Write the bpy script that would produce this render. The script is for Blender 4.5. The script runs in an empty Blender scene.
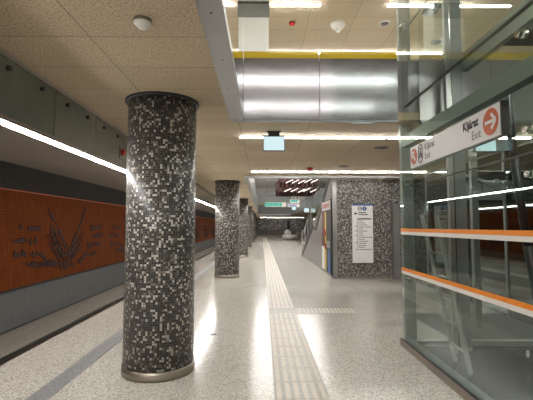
import bpy, bmesh, math, random
from mathutils import Vector, Matrix
random.seed(4)
S = bpy.context.scene
COL = S.collection
PI = math.pi

# ------------------------------------------------------------------ materials
def mat(name):
    m = bpy.data.materials.new(name); m.use_nodes = True
    nt = m.node_tree
    for n in list(nt.nodes): nt.nodes.remove(n)
    out = nt.nodes.new('ShaderNodeOutputMaterial')
    return m, nt, out

class N:
    """small node helper"""
    def __init__(s, nt): s.nt = nt
    def new(s, t, **k):
        n = s.nt.nodes.new('ShaderNode' + t)
        for a, b in k.items(): setattr(n, a, b)
        return n
    def put(s, sock, v):
        if hasattr(v, 'is_output') or isinstance(v, bpy.types.NodeSocket): s.nt.links.new(v, sock)
        else: sock.default_value = v
    def math(s, op, a, b=0.0, c=None):
        n = s.new('Math', operation=op)
        s.put(n.inputs[0], a); s.put(n.inputs[1], b)
        if c is not None: s.put(n.inputs[2], c)
        return n.outputs[0]
    def mix(s, f, a, b):
        n = s.new('Mix', data_type='RGBA')
        s.put(n.inputs[0], f); s.put(n.inputs[6], a); s.put(n.inputs[7], b)
        return n.outputs[2]
    def ramp(s, f, stops, const=False):
        n = s.new('ValToRGB'); r = n.color_ramp
        if const: r.interpolation = 'CONSTANT'
        while len(r.elements) < len(stops): r.elements.new(0.5)
        for e, (p, c) in zip(r.elements, stops):
            e.position = p; e.color = (*c, 1) if len(c) == 3 else c
        s.put(n.inputs[0], f); return n.outputs[0]
    def noise(s, vec, scale, detail=2, rough=.5):
        n = s.new('TexNoise'); s.put(n.inputs['Vector'], vec)
        n.inputs['Scale'].default_value = scale; n.inputs['Detail'].default_value = detail
        n.inputs['Roughness'].default_value = rough
        return n.outputs[0]

def c4(c): return (c[0], c[1], c[2], 1)
def plain(name, col, rough=.5, metal=0.0, noise=0.0, nscale=30, bump=0.0):
    m, nt, out = mat(name); h = N(nt)
    b = h.new('BsdfPrincipled'); b.inputs['Roughness'].default_value = rough; b.inputs['Metallic'].default_value = metal
    uv = h.new('UVMap').outputs[0]
    f = h.noise(uv, nscale, 3)
    if noise:
        cc = h.mix(f, c4([x*(1-noise) for x in col]), c4([min(1, x*(1+noise)) for x in col]))
        h.put(b.inputs['Base Color'], cc)
    else:
        b.inputs['Base Color'].default_value = c4(col)
    if bump:
        bp = h.new('Bump'); bp.inputs['Strength'].default_value = bump; bp.inputs['Distance'].default_value = .002
        h.put(bp.inputs['Height'], f); h.put(b.inputs['Normal'], bp.outputs[0])
    nt.links.new(b.outputs[0], out.inputs[0]); return m
def brushed(name, col, rough=.35, sx=3, sy=160, metal=.95, var=.12):
    m, nt, out = mat(name); h = N(nt)
    b = h.new('BsdfPrincipled'); b.inputs['Metallic'].default_value = metal
    uv = h.new('UVMap').outputs[0]
    mp = h.new('Mapping'); h.put(mp.inputs[0], uv); mp.inputs['Scale'].default_value = (sx, sy, 1)
    f = h.noise(mp.outputs[0], 1, 3)
    h.put(b.inputs['Base Color'], h.mix(f, c4([x*(1-var) for x in col]), c4([min(1, x*(1+var)) for x in col])))
    h.put(b.inputs['Roughness'], h.math('MULTIPLY_ADD', f, .12, rough-.06))
    nt.links.new(b.outputs[0], out.inputs[0]); return m
def emit(name, col, st):
    m, nt, out = mat(name); h = N(nt)
    e = h.new('Emission'); e.inputs[0].default_value = c4(col); e.inputs[1].default_value = st
    nt.links.new(e.outputs[0], out.inputs[0]); return m
def glass(name, tint=(.90, .95, .93), refl=1.0, ior=1.5):
    m, nt, out = mat(name); h = N(nt)
    t = h.new('BsdfTransparent'); t.inputs[0].default_value = c4(tint)
    g = h.new('BsdfGlossy'); g.inputs['Roughness'].default_value = .01; g.inputs[0].default_value = (.9, .95, .93, 1)
    gm = h.new('NewGeometry')
    fr = h.new('Fresnel'); h.put(fr.inputs[0], h.math('MULTIPLY_ADD', gm.outputs['Backfacing'], 1/ior-ior, ior))
    mx = h.new('MixShader'); h.put(mx.inputs[0], h.math('MULTIPLY', fr.outputs[0], refl))
    nt.links.new(t.outputs[0], mx.inputs[1]); nt.links.new(g.outputs[0], mx.inputs[2])
    nt.links.new(mx.outputs[0], out.inputs[0]); return m
def film(name, col, op):
    m, nt, out = mat(name); h = N(nt)
    t = h.new('BsdfTransparent'); b = h.new('BsdfPrincipled'); b.inputs['Base Color'].default_value = c4(col); b.inputs['Roughness'].default_value = .35
    mx = h.new('MixShader'); mx.inputs[0].default_value = op
    nt.links.new(t.outputs[0], mx.inputs[1]); nt.links.new(b.outputs[0], mx.inputs[2]); nt.links.new(mx.outputs[0], out.inputs[0]); return m
def mosaic(name, stops, tile=.0245, grout=(.16, .145, .12), gw=.12, rough=.3):
    m, nt, out = mat(name); h = N(nt)
    b = h.new('BsdfPrincipled')
    uv = h.new('UVMap').outputs[0]
    sc = h.new('VectorMath', operation='SCALE'); h.put(sc.inputs[0], uv); sc.inputs['Scale'].default_value = 1/tile
    fl = h.new('VectorMath', operation='FLOOR'); h.put(fl.inputs[0], sc.outputs[0])
    fr = h.new('VectorMath', operation='FRACTION'); h.put(fr.inputs[0], sc.outputs[0])
    wn = h.new('TexWhiteNoise', noise_dimensions='2D'); h.put(wn.inputs['Vector'], fl.outputs[0])
    cl = h.noise(fl.outputs[0], .45, 1)
    v = h.math('ADD', wn.outputs[0], h.math('MULTIPLY', h.math('SUBTRACT', cl, .5), .7))
    col = h.ramp(v, stops, True)
    sp = h.new('SeparateXYZ'); h.put(sp.inputs[0], fr.outputs[0])
    g = h.math('MAXIMUM', h.math('LESS_THAN', sp.outputs[0], gw), h.math('LESS_THAN', sp.outputs[1], gw))
    h.put(b.inputs['Base Color'], h.mix(g, col, c4(grout)))
    h.put(b.inputs['Roughness'], h.math('MULTIPLY_ADD', g, .45, rough))
    # each tile is set at a slightly different tilt
    nm = h.new('NewGeometry'); w2 = h.new('TexWhiteNoise', noise_dimensions='2D'); 
    h.put(w2.inputs['Vector'], fl.outputs[0])
    vs = h.new('VectorMath', operation='SUBTRACT'); h.put(vs.inputs[0], w2.outputs[1]); vs.inputs[1].default_value = (.5, .5, .5)
    v2 = h.new('VectorMath', operation='SCALE'); h.put(v2.inputs[0], vs.outputs[0]); v2.inputs['Scale'].default_value = .10
    va = h.new('VectorMath', operation='ADD'); h.put(va.inputs[0], nm.outputs['Normal']); h.put(va.inputs[1], v2.outputs[0])
    vn = h.new('VectorMath', operation='NORMALIZE'); h.put(vn.inputs[0], va.outputs[0])
    h.put(b.inputs['Normal'], vn.outputs[0])
    nt.links.new(b.outputs[0], out.inputs[0]); return m
def gridmask(h, uv, w, d, ox, oy, line):
    sp = h.new('SeparateXYZ'); h.put(sp.inputs[0], uv)
    a = h.math('FRACT', h.math('DIVIDE', h.math('ADD', sp.outputs[0], ox), w))
    b = h.math('FRACT', h.math('DIVIDE', h.math('ADD', sp.outputs[1], oy), d))
    return h.math('MAXIMUM', h.math('LESS_THAN', a, line/w), h.math('LESS_THAN', b, line/d)), sp
def board(name, c1, c2, pit, w=.99, d=.58, ox=.32, oy=-.05):
    """wood-wool acoustic ceiling board"""
    m, nt, out = mat(name); h = N(nt)
    b = h.new('BsdfPrincipled'); b.inputs['Roughness'].default_value = .85
    uv = h.new('UVMap').outputs[0]
    g, sp = gridmask(h, uv, w, d, ox, oy, .008)
    cx = h.math('FLOOR', h.math('DIVIDE', h.math('ADD', sp.outputs[0], ox), w))
    cy = h.math('FLOOR', h.math('DIVIDE', h.math('ADD', sp.outputs[1], oy), d))
    cb = h.new('CombineXYZ'); h.put(cb.inputs[0], cx); h.put(cb.inputs[1], cy)
    wn = h.new('TexWhiteNoise', noise_dimensions='2D'); h.put(wn.inputs['Vector'], cb.outputs[0])
    n1 = h.noise(uv, 60, 3, .75)
    mp = h.new('Mapping'); h.put(mp.inputs[0], uv); mp.inputs['Scale'].default_value = (2, 14, 1)
    n2 = h.noise(mp.outputs[0], 1.5, 3)
    base = h.mix(h.math('MULTIPLY_ADD', wn.outputs[0], .45, h.math('MULTIPLY', n2, .55)), c4(c1), c4(c2))
    sp1 = h.ramp(n1, [(.38, (1, 1, 1)), (.50, (0, 0, 0))])
    base = h.mix(h.math('MULTIPLY', sp1, .75), base, c4(pit))
    base = h.mix(h.math('MULTIPLY', g, .85), base, c4(pit))
    h.put(b.inputs['Base Color'], base)
    bp = h.new('Bump'); bp.inputs['Strength'].default_value = .4; bp.inputs['Distance'].default_value = .004
    h.put(bp.inputs['Height'], n1); h.put(b.inputs['Normal'], bp.outputs[0])
    nt.links.new(b.outputs[0], out.inputs[0]); return m
def terrazzo(name, light, dark, chip, rough=.13, seams=True, amount=.8):
    m, nt, out = mat(name); h = N(nt)
    b = h.new('BsdfPrincipled')
    uv = h.new('UVMap').outputs[0]
    v = h.new('TexVoronoi'); h.put(v.inputs['Vector'], uv); v.inputs['Scale'].default_value = 105
    sp = h.new('SeparateColor'); h.put(sp.inputs[0], v.outputs['Color'])
    chips = h.ramp(sp.outputs[0], [(0, chip), (.16, dark), (.45, light), (.8, [min(1, x*1.25) for x in light])], True)
    n = h.noise(uv, 2.2, 4)
    col = h.mix(amount, c4(light), chips)
    col = h.mix(h.math('MULTIPLY', n, .25), col, c4(dark))
    r = h.math('MULTIPLY_ADD', n, .12, rough-.04)
    if seams:
        g, _ = gridmask(h, uv, 1.2, .6, .76, .05, .006)
        col = h.mix(h.math('MULTIPLY', g, .35), col, c4(dark))
    h.put(b.inputs['Base Color'], col); h.put(b.inputs['Roughness'], r)
    nt.links.new(b.outputs[0], out.inputs[0]); return m
def panels(name, col, w, d, ox, oy, line=.01, rough=.5, metal=0., linecol=(.01, .01, .01), noise=.15, sx=1, sy=1):
    m, nt, out = mat(name); h = N(nt)
    b = h.new('BsdfPrincipled'); b.inputs['Roughness'].default_value = rough; b.inputs['Metallic'].default_value = metal
    uv = h.new('UVMap').outputs[0]
    g, _ = gridmask(h, uv, w, d, ox, oy, line)
    mp = h.new('Mapping'); h.put(mp.inputs[0], uv); mp.inputs['Scale'].default_value = (sx, sy, 1)
    n = h.noise(mp.outputs[0], 4, 4)
    cc = h.mix(n, c4([x*(1-noise) for x in col]), c4([x*(1+noise) for x in col]))
    h.put(b.inputs['Base Color'], h.mix(g, cc, c4(linecol)))
    nt.links.new(b.outputs[0], out.inputs[0]); return m

M = {}
DK = (.012, .012, .012)
M['col'] = mosaic('column mosaic', [(0, DK), (.38, (.03, .03, .028)), (.56, (.075, .07, .062)), (.70, (.22, .205, .175)), (.83, (.62, .59, .54))], .0245, (.16, .15, .13), .14)
M['wallmos'] = mosaic('wall mosaic', [(0, (.035, .035, .035)), (.28, (.09, .088, .082)), (.5, (.20, .19, .17)), (.72, (.36, .34, .30)), (.9, (.55, .52, .46))], .03, (.2, .19, .17), .12)
M['ceil'] = board('acoustic board', (.47, .38, .255), (.60, .495, .345), (.17, .125, .075))
M['ceil_up'] = board('upper acoustic board', (.58, .48, .34), (.72, .60, .44), (.2, .14, .08), 1.07, .60, .0, .1)
M['white'] = plain('white paint', (.62, .62, .60), .5, 0, .05, 3)
M['brightwhite'] = plain('bright white paint', (.82, .81, .78), .6, 0, .03, 3)
M['softwhite'] = plain('off white plastic', (.75, .73, .68), .4)
M['floor'] = terrazzo('terrazzo', (.56, .53, .48), (.37, .345, .31), (.15, .14, .13), .15)
M['strip'] = terrazzo('grey stone strip', (.22, .225, .225), (.17, .17, .17), (.1, .1, .1), .5, False)
M['tact'] = terrazzo('tactile base', (.36, .335, .295), (.27, .25, .22), (.12, .11, .09), .35, False)
M['rib'] = plain('tactile rib', (.58, .525, .45), .45, 0, .08, 30)
M['steel'] = brushed('brushed steel', (.42, .41, .39), .38)
M['steel_warm'] = brushed('worn steel base', (.40, .36, .31), .42)
M['silver'] = plain('silver fascia', (.45, .45, .47), .11, .85, .02, 3)
M['trimgrey'] = brushed('grey soffit metal', (.36, .365, .36), .42, 6, 6)
M['dark'] = plain('charcoal', (.03, .03, .03), .5, 0, .2, 5)
M['black'] = plain('black rubber', (.008, .009, .012), .4)
M['concrete'] = plain('concrete', (.30, .27, .23), .8, 0, .3, 6, .3)
M['soffit'] = plain('painted concrete soffit', (.42, .37, .315), .75, 0, .12, 2)
M['fasciaglass'] = panels('greygreen glass panel', (.17, .185, .15), 1.0, 10, .98, 5, .008, .22, 0, (.06, .07, .06), .12)
M['trackgrey'] = panels('grey track panel', (.155, .155, .15), .5, 10, 0, 5, .008, .45, 0, (.07, .07, .07), .25, 3, 1)
M['trackdark'] = panels('dark track panel', (.035, .031, .024), .5, 10, 0, 5, .012, .9, 0, (.03, .03, .03), .2)
M['greywall'] = plain('grey painted panel', (.24, .235, .22), .5, 0, .08, 3)
M['stair'] = panels('stair side panel', (.25, .24, .225), 1.6, 10, .0, 5, .01, .38, 0.2, (.1, .1, .1), .1)
M['mirror'] = plain('dark polished panel', (.19, .20, .19), .03, 1.0)
M['darkmetal'] = plain('dark bronze metal', (.06, .055, .05), .35, .7)
M['postgrey'] = plain('grey painted steel', (.25, .26, .245), .4, .5, .05)
M['chrome'] = plain('chrome', (.7, .68, .62), .12, 1)
M['beam'] = plain('grey green steel beam', (.27, .285, .25), .45, .2, .06, 4)
M['glass'] = glass('clear glass', (.88, .925, .90), .85)
M['glassup'] = glass('balustrade glass', (.95, .97, .96), .6)
M['mot'] = plain('burnt relief', (.045, .013, .006), .7, 0, .3, 20)
M['orange'] = film('orange stripe', (.80, .24, .01), 1.0)
M['whitestripe'] = film('white stripe', (.74, .70, .66), 1.0)
M['yellow'] = film('yellow strip', (.72, .50, .0), .93)
M['yellowthin'] = film('yellow translucent strip', (.40, .30, .0), .32)
M['red'] = plain('red plastic', (.45, .015, .01), .35)
M['signwhite'] = plain('sign face white', (.62, .60, .58), .45)
M['mapwhite'] = plain('map board white', (.86, .85, .84), .4)
M['signorange'] = plain('sign orange', (.46, .078, .006), .4)
M['ink'] = plain('sign ink', (.004, .004, .005), .8)
M['inkgrey'] = plain('sign grey ink', (.07, .07, .07), .5)
M['blue'] = plain('sign blue', (.02, .09, .32), .4)
M['yel'] = plain('poster yellow', (.62, .47, .06), .4)
M['maroon'] = plain('poster maroon', (.16, .012, .02), .4)
M['curb'] = plain('stone curb', (.20, .16, .13), .45, 0, .15, 12)
M['ledge'] = plain('grey metal ledge', (.34, .36, .34), .35, .6, .08, 10)
M['pitfloor'] = plain('dark pit floor', (.008, .0085, .008), .14, 0, .3, 4)
M['pitfloor'].node_tree.nodes['Principled BSDF'].inputs['Specular IOR Level'].default_value = .12
M['grate'] = panels('steel grating', (.035, .036, .034), .07, .07, 0, 0, .008, .35, .3, (.16, .165, .155))
M['ledtrack'] = emit('trackside led', (1, .97, .93), 38)
M['led'] = emit('ceiling led', (1, .97, .94), 20)
M['ledup'] = emit('upper led', (1, .97, .94), 30)
M['ledvoid'] = emit('stair void led', (1, .97, .94), 46)
M['ledfar'] = emit('far led', (1, .95, .88), 16)
M['ledart'] = emit('artwork tube', (1, .93, .85), 1.4)
M['exitlit'] = emit('lit exit panel', (.62, .80, .82), .5)
M['green'] = emit('lit green sign', (.01, .35, .22), .6)
M['signlit'] = emit('lit pale sign', (.62, .62, .75), .4)
M['rust'] = plain('red brown slats', (.045, .011, .006), .35, .3, .3, 5)
def orange_mat():
    m, nt, out = mat('perforated orange panel'); h = N(nt)
    b = h.new('BsdfPrincipled'); b.inputs['Roughness'].default_value = .8; b.inputs['Specular IOR Level'].default_value = .15
    uv = h.new('UVMap').outputs[0]
    g, sp = gridmask(h, uv, .10, .075, 0, 0, .022)
    mp = h.new('Mapping'); h.put(mp.inputs[0], uv); mp.inputs['Scale'].default_value = (6, .8, 1)
    n = h.noise(mp.outputs[0], 2, 4)
    cc = h.mix(n, (.085, .019, .003, 1), (.30, .066, .006, 1))
    h.put(b.inputs['Base Color'], h.mix(h.math('MULTIPLY', g, .42), cc, (.06, .018, .008, 1)))
    nt.links.new(b.outputs[0], out.inputs[0]); return m
M['orangewall'] = orange_mat()

# ------------------------------------------------------------------ mesh building
class MB:
    def __init__(s): s.bm = bmesh.new(); s.uv = s.bm.loops.layers.uv.new('UVMap'); s.keep = set()
    def box(s, x0, x1, y0, y1, z0, z1):
        v = [s.bm.verts.new(p) for p in ((x0,y0,z0),(x1,y0,z0),(x1,y1,z0),(x0,y1,z0),(x0,y0,z1),(x1,y0,z1),(x1,y1,z1),(x0,y1,z1))]
        for f in ((3,2,1,0),(4,5,6,7),(0,1,5,4),(1,2,6,5),(2,3,7,6),(3,0,4,7)): s.bm.faces.new([v[i] for i in f])
        return s
    def prism(s, pts, vec):
        a = [s.bm.verts.new(p) for p in pts]; b = [s.bm.verts.new(Vector(p)+Vector(vec)) for p in pts]
        n = len(pts)
        s.bm.faces.new(a[::-1]); s.bm.faces.new(b)
        for i in range(n): s.bm.faces.new((a[i], a[(i+1)%n], b[(i+1)%n], b[i]))
        return s
    def bar(s, p, q, w, t=None, up=(0, 0, 1)):
        """rectangular bar from p to q"""
        t = t or w; p = Vector(p); q = Vector(q); d = (q-p).normalized()
        a = d.cross(Vector(up))
        if a.length < 1e-4: a = d.cross(Vector((1, 0, 0)))
        a.normalize(); c = a.cross(d).normalized()
        a *= w/2; c *= t/2
        return s.prism([p-a-c, p+a-c, p+a+c, p-a+c], q-p)
    def tube(s, p, q, r, n=12, r2=None):
        p = Vector(p); q = Vector(q); d = (q-p).normalized(); r2 = r if r2 is None else r2
        a = d.cross(Vector((0, 0, 1)))
        if a.length < 1e-4: a = Vector((1, 0, 0))
        a.normalize(); c = d.cross(a)
        A = []; B = []
        for i in range(n):
            t = 2*PI*i/n; o = a*math.cos(t)+c*math.sin(t)
            A.append(s.bm.verts.new(p+o*r)); B.append(s.bm.verts.new(q+o*r2))
        s.bm.faces.new(A[::-1]); s.bm.faces.new(B)
        for i in range(n): 
            f = s.bm.faces.new((A[i], A[(i+1)%n], B[(i+1)%n], B[i])); f.smooth = True
        return s
    def path(s, pts, r, n=8):
        for a, b in zip(pts[:-1], pts[1:]): s.tube(a, b, r, n)
        return s
    def lathe(s, cx, cy, prof, n=64, arc=True):
        """revolve (r, z) profile about a vertical axis; UV = arc length x z"""
        rings = []
        for r, z in prof:
            rings.append([s.bm.verts.new((cx+r*math.cos(2*PI*i/n), cy+r*math.sin(2*PI*i/n), z)) for i in range(n)])
        R = max(p[0] for p in prof)
        circ = 2*PI*R
        for k in range(len(rings)-1):
            A, B = rings[k], rings[k+1]
            for i in range(n):
                f = s.bm.faces.new((A[i], A[(i+1)%n], B[(i+1)%n], B[i])); f.smooth = True
                us = (i/n*circ, (i+1)/n*circ, (i+1)/n*circ, i/n*circ); zs = (prof[k][1], prof[k][1], prof[k+1][1], prof[k+1][1])
                for l, u, z in zip(f.loops, us, zs): l[s.uv].uv = (u, z)
                s.keep.add(f)
        if prof[0][0] > 1e-4: s.bm.faces.new(rings[0][::-1])
        if prof[-1][0] > 1e-4: s.bm.faces.new(rings[-1])
        return s
    def disc(s, c, nrm, r, t, n=28, sx=1.0, upv=(0, 0, 1)):
        nrm = Vector(nrm).normalized(); u = Vector(upv); a = u.cross(nrm)
        if a.length < 1e-4: a = Vector((1, 0, 0)).cross(nrm)
        a.normalize(); b = nrm.cross(a); c = Vector(c)
        return s.prism([c+a*(r*sx*math.cos(2*PI*i/n))+b*(r*math.sin(2*PI*i/n)) for i in range(n)], nrm*t)
    def build(s, name, m, parent=None, bevel=0.0):
        bm = s.bm
        bmesh.ops.recalc_face_normals(bm, faces=[f for f in bm.faces])
        for f in bm.faces:
            if f in s.keep: continue
            nx, ny, nz = (abs(x) for x in f.normal)
            for l in f.loops:
                x, y, z = l.vert.co
                l[s.uv].uv = (x, y) if nz >= nx and nz >= ny else ((x, z) if ny >= nx else (y, z))
        xs = [v.co for v in bm.verts]
        if parent is None:
            o = Vector(((min(v.x for v in xs)+max(v.x for v in xs))/2, (min(v.y for v in xs)+max(v.y for v in xs))/2, min(v.z for v in xs)))
        else: o = Vector(parent['_o']) if '_o' in parent else Vector(parent.location)
        for v in bm.verts: v.co -= o
        me = bpy.data.meshes.new(name); bm.to_mesh(me); bm.free()
        me.materials.append(M[m] if isinstance(m, str) else m)
        ob = bpy.data.objects.new(name, me); COL.objects.link(ob)
        if parent is None: ob.location = o
        else:
            ob.parent = parent; ob['_o'] = tuple(o)
            if parent.type == 'MESH': pass
        if parent is None: ob['_o'] = tuple(o)
        if bevel:
            bv = ob.modifiers.new('bevel', 'BEVEL'); bv.width = bevel; bv.segments = 2; bv.limit_method = 'ANGLE'
        return ob
def B(*a): return MB().box(*a)
def seg(x0, x1, y0, y1, z0, z1, n=20):
    m_ = MB(); d = (y1-y0)/n
    for i in range(n): m_.box(x0, x1, y0+d*i, y0+d*(i+1)-.002, z0, z1)
    return m_
def tag(o, label, cat, group=None, kind=None):
    o['label'] = label; o['category'] = cat
    if group: o['group'] = group
    if kind: o['kind'] = kind
    return o
def struct(o): o['kind'] = 'structure'; return o
def thing(name, loc, label, cat, group=None):
    o = bpy.data.objects.new(name, None); COL.objects.link(o); o.empty_display_size = .1
    o.location = loc; o['_o'] = tuple(loc); return tag(o, label, cat, group)
def dup(root, off, label=None, group=None):
    r = root.copy(); COL.objects.link(r); r.location = Vector(root.location)+Vector(off)
    if label: r['label'] = label
    if group: r['group'] = group
    for ch in list(root.children):
        c = ch.copy(); COL.objects.link(c); c.parent = r
        for g in list(ch.children):
            d = g.copy(); COL.objects.link(d); d.parent = c
    return r
def text(name, body, size, m, parent, org, ux, uv_, bold=0.0, sx=1.0, depth=.002):
    """lettering laid on a plane: org = lower left, ux = reading direction, uv_ = up"""
    cu = bpy.data.curves.new(name, 'FONT'); cu.body = body; cu.size = size; cu.extrude = depth/2; cu.offset = bold
    to = bpy.data.objects.new(name+'_tmp', cu); COL.objects.link(to)
    dg = bpy.context.evaluated_depsgraph_get(); me = bpy.data.meshes.new_from_object(to.evaluated_get(dg))
    bpy.data.objects.remove(to)
    ux = Vector(ux); uy = Vector(uv_); uz = ux.cross(uy); o = Vector(org); po = Vector(parent['_o'])
    for v in me.vertices:
        c = v.co.copy(); v.co = o+ux*(c.x*sx)+uy*c.y+uz*c.z-po
    me.name = name; me.materials.clear(); me.materials.append(M[m])
    if not me.uv_layers: me.uv_layers.new(name='UVMap')
    ob = bpy.data.objects.new(name, me); COL.objects.link(ob); ob.parent = parent; ob['_o'] = tuple(po)
    return ob

CZ = 3.03      # platform ceiling
UZ = 3.86     # upper floor level
UC = 6.4      # upper ceiling
YE = 70.0     # far end wall
YB = -8.0
XT = -6.4     # track wall

# ------------------------------------------------------------------ the setting
struct(B(-3.0, 8, YB, YE, -.25, 0).build('floor', 'floor'))
struct(B(-3.07, -3.0, YB, YE, -1.1, 0.0).build('trim_1', 'darkmetal'))
struct(B(XT-.2, -3.07, YB, YE, -1.3, -1.1).build('track_bed', 'concrete'))
struct(B(-3.0, -2.9, YB, YE, -1.1, -.25).build('platform_edge_wall', 'concrete'))
struct(seg(-2.18, -1.97, YB, YE, 0.0, .006, 60).build('trim_2', 'strip'))
struct(B(XT-.2, XT, YB, YE, -1.1, 0).build('wall_left', 'trackgrey'))
struct(B(XT-.2, XT, YB, YE, 0.0, 2.53).build('wall_left', 'dark'))
struct(B(XT-.2, XT, YB, YE, 2.53, 3.2).build('wall_left', 'trackdark'))
struct(B(XT-.2, -2.16, YB, YE, 3.2, 3.3).build('ceiling', 'soffit'))
struct(B(XT-.2, 8, YE, YE+.2, 3.0, UC).build('wall_back', 'white'))
struct(B(-3.0, 8, YE, YE+.2, -.3, 3.0).build('wall_back', 'wallmos'))
struct(B(XT-.2, -3.0, YE, YE+.2, -1.3, 3.2).build('wall_back', 'dark'))
struct(B(XT-.2, 8, YB-.2, YB, -1.3, UC).build('wall_front', 'greywall'))
struct(B(8, 8.2, YB, YE, -.3, UC).build('wall_right', 'greywall'))
struct(B(XT-.2, XT, YB, YE, UZ, UC).build('wall_left', 'white'))
struct(B(XT-.2, 8.2, YB, 12.6, UC, UC+.1).build('ceiling', 'ceil_up'))
struct(B(XT-.2, 8.2, 12.6, YE, UC, UC+.1).build('ceiling', 'brightwhite'))
# lower ceiling boards
struct(B(-2.10, -.42, YB, YE, CZ, CZ+.1).build('ceiling', 'ceil'))
struct(B(-.42, 8, 5.30, 11.4, CZ, CZ+.1).build('ceiling', 'ceil'))
struct(B(3.72, 8, 11.4, 50, CZ, CZ+.1).build('ceiling', 'ceil'))
struct(B(-.42, 8, 50, YE, CZ, CZ+.1).build('ceiling', 'ceil'))
struct(B(-.42, 8, YB, -1, CZ, CZ+.1).build('ceiling', 'ceil'))
# upper floor slab above the boards
struct(B(XT-.2, -.43, YB, YE, 3.3, UZ).build('upper_slab', 'greywall'))
struct(B(-.42, 8, 5.34, 11.3, CZ+.1, UZ).build('upper_slab', 'greywall'))
struct(B(3.76, 8, 11.3, 50, CZ+.1, UZ).build('upper_slab', 'greywall'))
struct(B(-.42, 8, 50.1, YE, CZ+.1, UZ).build('upper_slab', 'greywall'))
struct(B(-.42, 8, YB, -1.1, CZ+.1, UZ).build('upper_slab', 'greywall'))

for a in ((XT, -.43, YB, YE), (-.42, 8, 5.34, 11.3), (3.76, 8, 11.3, 50), (-.42, 8, YB, -1.1)):
    struct(B(*a, UZ, UZ+.004).build('floor', 'floor'))

# ------------------------------------------------------------------ trackside fascia: glass panels, clamps, led line
g = 'grey-green glass fascia panels above the platform edge'
f0 = thing('fascia_panel', (-2.12, -2.5, 2.47), 'grey-green glass fascia panel in the row above the trackside light line', 'panel', g)
B(-2.14, -2.10, -2.996, -2.004, 2.49, 2.985).build('glass_panel', 'fasciaglass', f0)
for yy in (-2.75, -2.25):
    MB().tube((-2.10, yy, 2.90), (-2.07, yy, 2.90), .022).build('clamp', 'darkmetal', f0)
for k in range(1, 58): dup(f0, (0, k, 0))
g = 'white light lines under the trackside glass fascia'
l0 = thing('light_strip', (-2.12, -2.8, 2.40), 'white light strip below the glass fascia along the track', 'lamp', g)
B(-2.19, -2.085, -4.285, -1.315, 2.455, 2.488).build('housing', 'curb', l0)
B(-2.155, -2.10, -4.28, -1.32, 2.435, 2.455).build('diffuser', 'ledtrack', l0)
for k in range(1, 22):
    dup(l0, (0, 3*k, 0), {2: 'white light strip below the glass fascia, running out of the left edge of the photo', 3: 'white light strip below the glass fascia, ending behind the nearest column'}.get(k))
ab = thing('alarm_beacon', (-2.10, 5.915, 2.60), 'small red alarm beacon on the glass fascia just left of the nearest column', 'alarm')
B(-2.10, -2.085, 5.84, 5.99, 2.59, 2.78).build('back_plate', 'fasciaglass', ab)
MB().tube((-2.085, 5.915, 2.69), (-2.03, 5.915, 2.69), .05, 16, .03).build('beacon_lens', 'red', ab)
# red line under fascia = narrow cap trim
struct(B(-2.10, -2.083, -3, 60, 2.487, 2.495).build('trim_3', 'curb'))

# ------------------------------------------------------------------ orange relief wall
ow = thing('relief_wall_panel', (XT, 25, 0.0), 'long perforated orange cladding panel with dark relief motifs on the track wall', 'wall panel')
B(XT, XT+.05, YB+.1, 62, 0.0, 2.50).build('orange_cladding', 'orangewall', ow)
B(XT, XT+.075, YB+.1, 62, 2.50, 2.53).build('top_rail', 'signorange', ow)
B(XT, XT+.075, YB+.1, 62, -.03, 0.0).build('bottom_rail', 'dark', ow)
ST = [[(10.53,1.56),(11.56,1.54)],[(10.29,1.23),(11.36,1.17)],[(10.37,.89),(11.56,.79)],[(10.82,.57),(11.83,.47)],
[(14.87,1.54),(15.88,1.56)],[(15.03,1.22),(16.05,1.25)],[(14.66,.89),(15.93,.89)],[(14.66,.6),(15.49,.56)],
[(11.87,2.29),(12.11,1.92),(12.49,1.65),(12.88,1.12),(13.08,.62)],[(12.11,1.65),(12.18,1.34),(12.49,.98),(12.97,.63)],
[(14.55,2.35),(14.24,1.89),(13.95,1.53),(13.57,1.1),(13.19,.61)],[(13.85,1.4),(13.76,1.01),(13.25,.52)],
[(11.56,.81),(12.11,.42),(13.08,.27),(14.14,.38),(14.76,.77)],[(13.08,1.12),(13.13,.2)],[(12.64,1.17),(12.33,1.46)],
[(11.56,.84),(11.9,.63)],[(11.83,.56),(13.08,.37)]]
rng = random.Random(7)
mo = MB()
for i, pl in enumerate(ST):
    for (a, b) in zip(pl[:-1], pl[1:]):
        L = math.hypot(b[0]-a[0], b[1]-a[1]); n = max(2, int(L/.09))
        for k in range(n):
            if i < 8 and rng.random() < .12: continue
            if i >= 8 and rng.random() < .22: continue
            t = (k+.5)/n; y = a[0]+(b[0]-a[0])*t+rng.uniform(-.03, .03); z = a[1]+(b[1]-a[1])*t+rng.uniform(-.035, .035)
            w = rng.uniform(.045, .085); hgt = rng.uniform(.05, .10) if i < 8 else rng.uniform(.05, .11)
            x = XT+.05
            mo.prism([(x, y-w, z-hgt*.4), (x, y+w*.6, z-hgt), (x, y+w, z+hgt*.3), (x, y-w*.3, z+hgt)], (.02, 0, 0))
# fine feathered lines fanning between the two arms
for k in range(44):
    s = -1 if k % 2 else 1
    y0 = 13.1+s*rng.uniform(.1, .5); z0 = rng.uniform(.45, .8)
    y1 = y0+s*rng.uniform(.35, .9); z1 = z0+rng.uniform(.25, .9)
    mo.bar((XT+.055, y0, z0), (XT+.055, y1, z1), .016, .02, (1, 0, 0))
mb0 = mo.build('relief_motif', 'mot', ow)
for k in range(-2, 7):
    if k == 0: continue
    c = mb0.copy(); COL.objects.link(c); c.parent = ow; c.location = (0, 6.5*k, 0)

struct(seg(-6.12, -5.10, YB, YE, -1.1, -.95).build('track_walkway', 'concrete'))
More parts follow.
